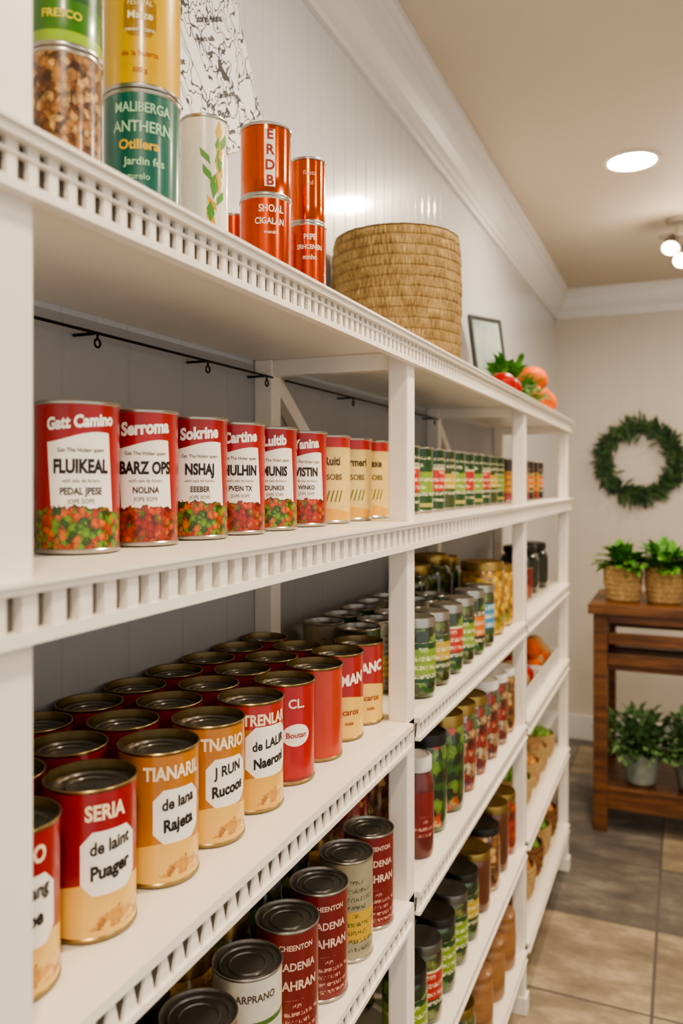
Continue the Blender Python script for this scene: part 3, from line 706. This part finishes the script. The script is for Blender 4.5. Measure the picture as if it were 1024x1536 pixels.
def plant(name,X,Y,Z,r,h,mat,lm,n,rad,Lf,wd,glass=False,flat=1.0,up=.6):
    e=empty(name,W(X,Y,Z)+Vector((0,0,.001)))
    if not glass: basket('pot_body',0,0,0,r,h,mat,.82,.06,7,loc=(0,0,0),parent=e,strands=30,amp=.0012,seg=120)
    else:
        R=r*U;H=h*U
        P=[(0.0001,.002,0),(R*.6,0,0),(R*.68,.006,0),(R*.9,H*.6,0),(R,H,0),(R*.95,H,0),(R*.9,H*.8,0),(0.0001,H*.8,0)]
        obj('pot_body',lathe('pot',P,[mat],36,H),parent=e)
    mb=MB()
    for i in range(int(n/12)):
        a=random.uniform(0,6.28); q=random.uniform(0,rad*.7)
        mb.tube([(0,0,h*U*.7),(math.cos(a)*q*.5,math.sin(a)*q*.5,h*U+rad*.3),(math.cos(a)*q,math.sin(a)*q,h*U+rad*.5*random.uniform(.4,1.1))],.0022,5,0)
    leaves(mb,(0,0,h*U*.95),n,rad,Lf,wd,0,up,flat)
    obj('foliage',mb.mesh('foliage',lm),parent=e); return e
for i,x in enumerate((-.60,-.185,.225,.56)):
    plant('potted_plant',x,9.12,tt,.2,.38,TANW,[LEAFG,LEAFD],110,.09,.085,.030,flat=1.0,up=.6)
PG=noisy('grey_glass_pot','#8a9488','#a8b0a2',6,.12,0,.7)
for i,x in enumerate((-.42,.10,.52)):
    plant('herb_pot',x,9.08,-3.2,.22,.34,PG,[GREYG],650,.165,.048,.015,glass=True,flat=1.0,up=.95)
# wreath
mb=MB(); Rw=.47*U
for i in range(1000):
    a=random.uniform(0,2*math.pi); ra=Rw+random.gauss(0,.016)
    p=Vector((ra*math.cos(a),random.uniform(-.035,-.004),ra*math.sin(a)))
    tang=Vector((-math.sin(a),0,math.cos(a))); rad=Vector((math.cos(a),0,math.sin(a)))
    d=tang*random.uniform(.1,.9)+rad*random.uniform(-1.2,1.5)+Vector((0,random.uniform(-.8,.05),0))
    mb.leaf(p,d,(0,-1,0),random.uniform(.04,.07),random.uniform(.005,.009),0,.2)
mb.tube([(Rw*math.cos(t),-.016,Rw*math.sin(t)) for t in [i*2*math.pi/40 for i in range(41)]],.014,8,1)
obj('leaf_wreath',mb.mesh('wreath',[noisy('wreath_leaf','#26422a','#4d6b40',16,.55),noisy('vine','#2f2a18','#4a4024',20,.8)]),loc=W(-.56,YB,.28)+Vector((0,-.003,0)))
# ---------------------------------------------------------------- LIGHTS
EM,nt,b=newmat('lamp_glow'); b.inputs['Emission Color'].default_value=(1,.85,.64,1); b.inputs['Emission Strength'].default_value=90
RING,_,_=newmat('lamp_trim',.4,color='#efe6d8')
def downlight(x,y,power):
    e=empty('recessed_downlight',(x,y,zc))
    r=.076
    P=[(r*1.22,0,0),(r*1.22,-.004,0),(r*1.15,-.007,0),(r*1.02,-.006,0),(r,-.001,0)]
    obj('trim_ring',lathe('ring',P,[RING],40),parent=e)
    obj('lens',lathe('lens',[(r,-.0015,0),(0.0001,-.0025,0)],[EM],40),parent=e)
    l=bpy.data.lights.new('downlight_bulb','AREA'); l.shape='DISK'; l.size=.14; l.energy=power; l.color=(1,.82,.62); l.spread=math.radians(165)
    obj('bulb',l,parent=e,loc=(0,0,-.012))
for x,y,p in ((-.16,2.86,14),(.15,1.25,14),(.9,2.0,13),(.9,4.0,12),(.25,-.4,13),(1.6,.6,12)): downlight(x,y,p)
tl=empty('spotlight_track',W(-.06,8.9,ZC))
mb=MB(); mb.tube([(0,0,0),(0,0,-.02)],.045,24); mb.tube([(0,0,-.02),(0,0,-.07)],.006,8); mb.tube([(-.07,0,-.07),(.2,0,-.07)],.009,8)
obj('track_bar',mb.mesh('bar',[STEEL],40),parent=tl)
EM2,nt,b=newmat('spot_glow'); b.inputs['Emission Color'].default_value=(1,.85,.62,1); b.inputs['Emission Strength'].default_value=14
for i,(dx,dz,tilt) in enumerate(((-.02,-.10,.3),(.02,-.165,.1),(.13,-.11,-.3))):
    P=[(.012,.035,0),(.02,.033,0),(.030,.0,0),(.036,-.04,0),(.033,-.04,1),(.022,-.046,1),(0.0001,-.05,1)]
    obj('spot_head_%d'%i,lathe('head',P,[STEEL,EM2],28),parent=tl,loc=(dx,-.01-.04*(i==1),dz),rot=(-.7,tilt*.6,0))
    mbb=MB(); mbb.tube([(dx,0,-.07),(dx,-.01-.04*(i==1),dz+.01)],.004,6); obj('spot_arm_%d'%i,mbb.mesh('arm',[STEEL]),parent=tl)
l=bpy.data.lights.new('spot_bulb','POINT'); l.energy=6; l.color=(1,.82,.62); l.shadow_soft_size=.04
obj('spot_bulb',l,parent=tl,loc=(.05,-.12,-.26))
wd=bpy.data.worlds.new('World'); scene.world=wd; wd.use_nodes=True
bg=wd.node_tree.nodes['Background']; bg.inputs[0].default_value=(1.0,.98,.95,1); bg.inputs[1].default_value=1.1
try:
    scene.view_settings.look='AgX - Medium High Contrast'
except Exception as ex: print('look',ex)
# ---------------------------------------------------------------- CAMERA
cd=bpy.data.cameras.new('camera'); cam=obj('camera',cd); scene.camera=cam
cam.location=(0,0,EYE); th=math.atan2(513,1200)
cam.rotation_euler=(math.radians(90),0,th)
cd.sensor_width=36; cd.lens=1200/1536*36; cd.shift_y=-(768-722)/1536*1.0
cd.clip_start=.02
cd.dof.use_dof=True; cd.dof.focus_distance=.98; cd.dof.aperture_fstop=4.5
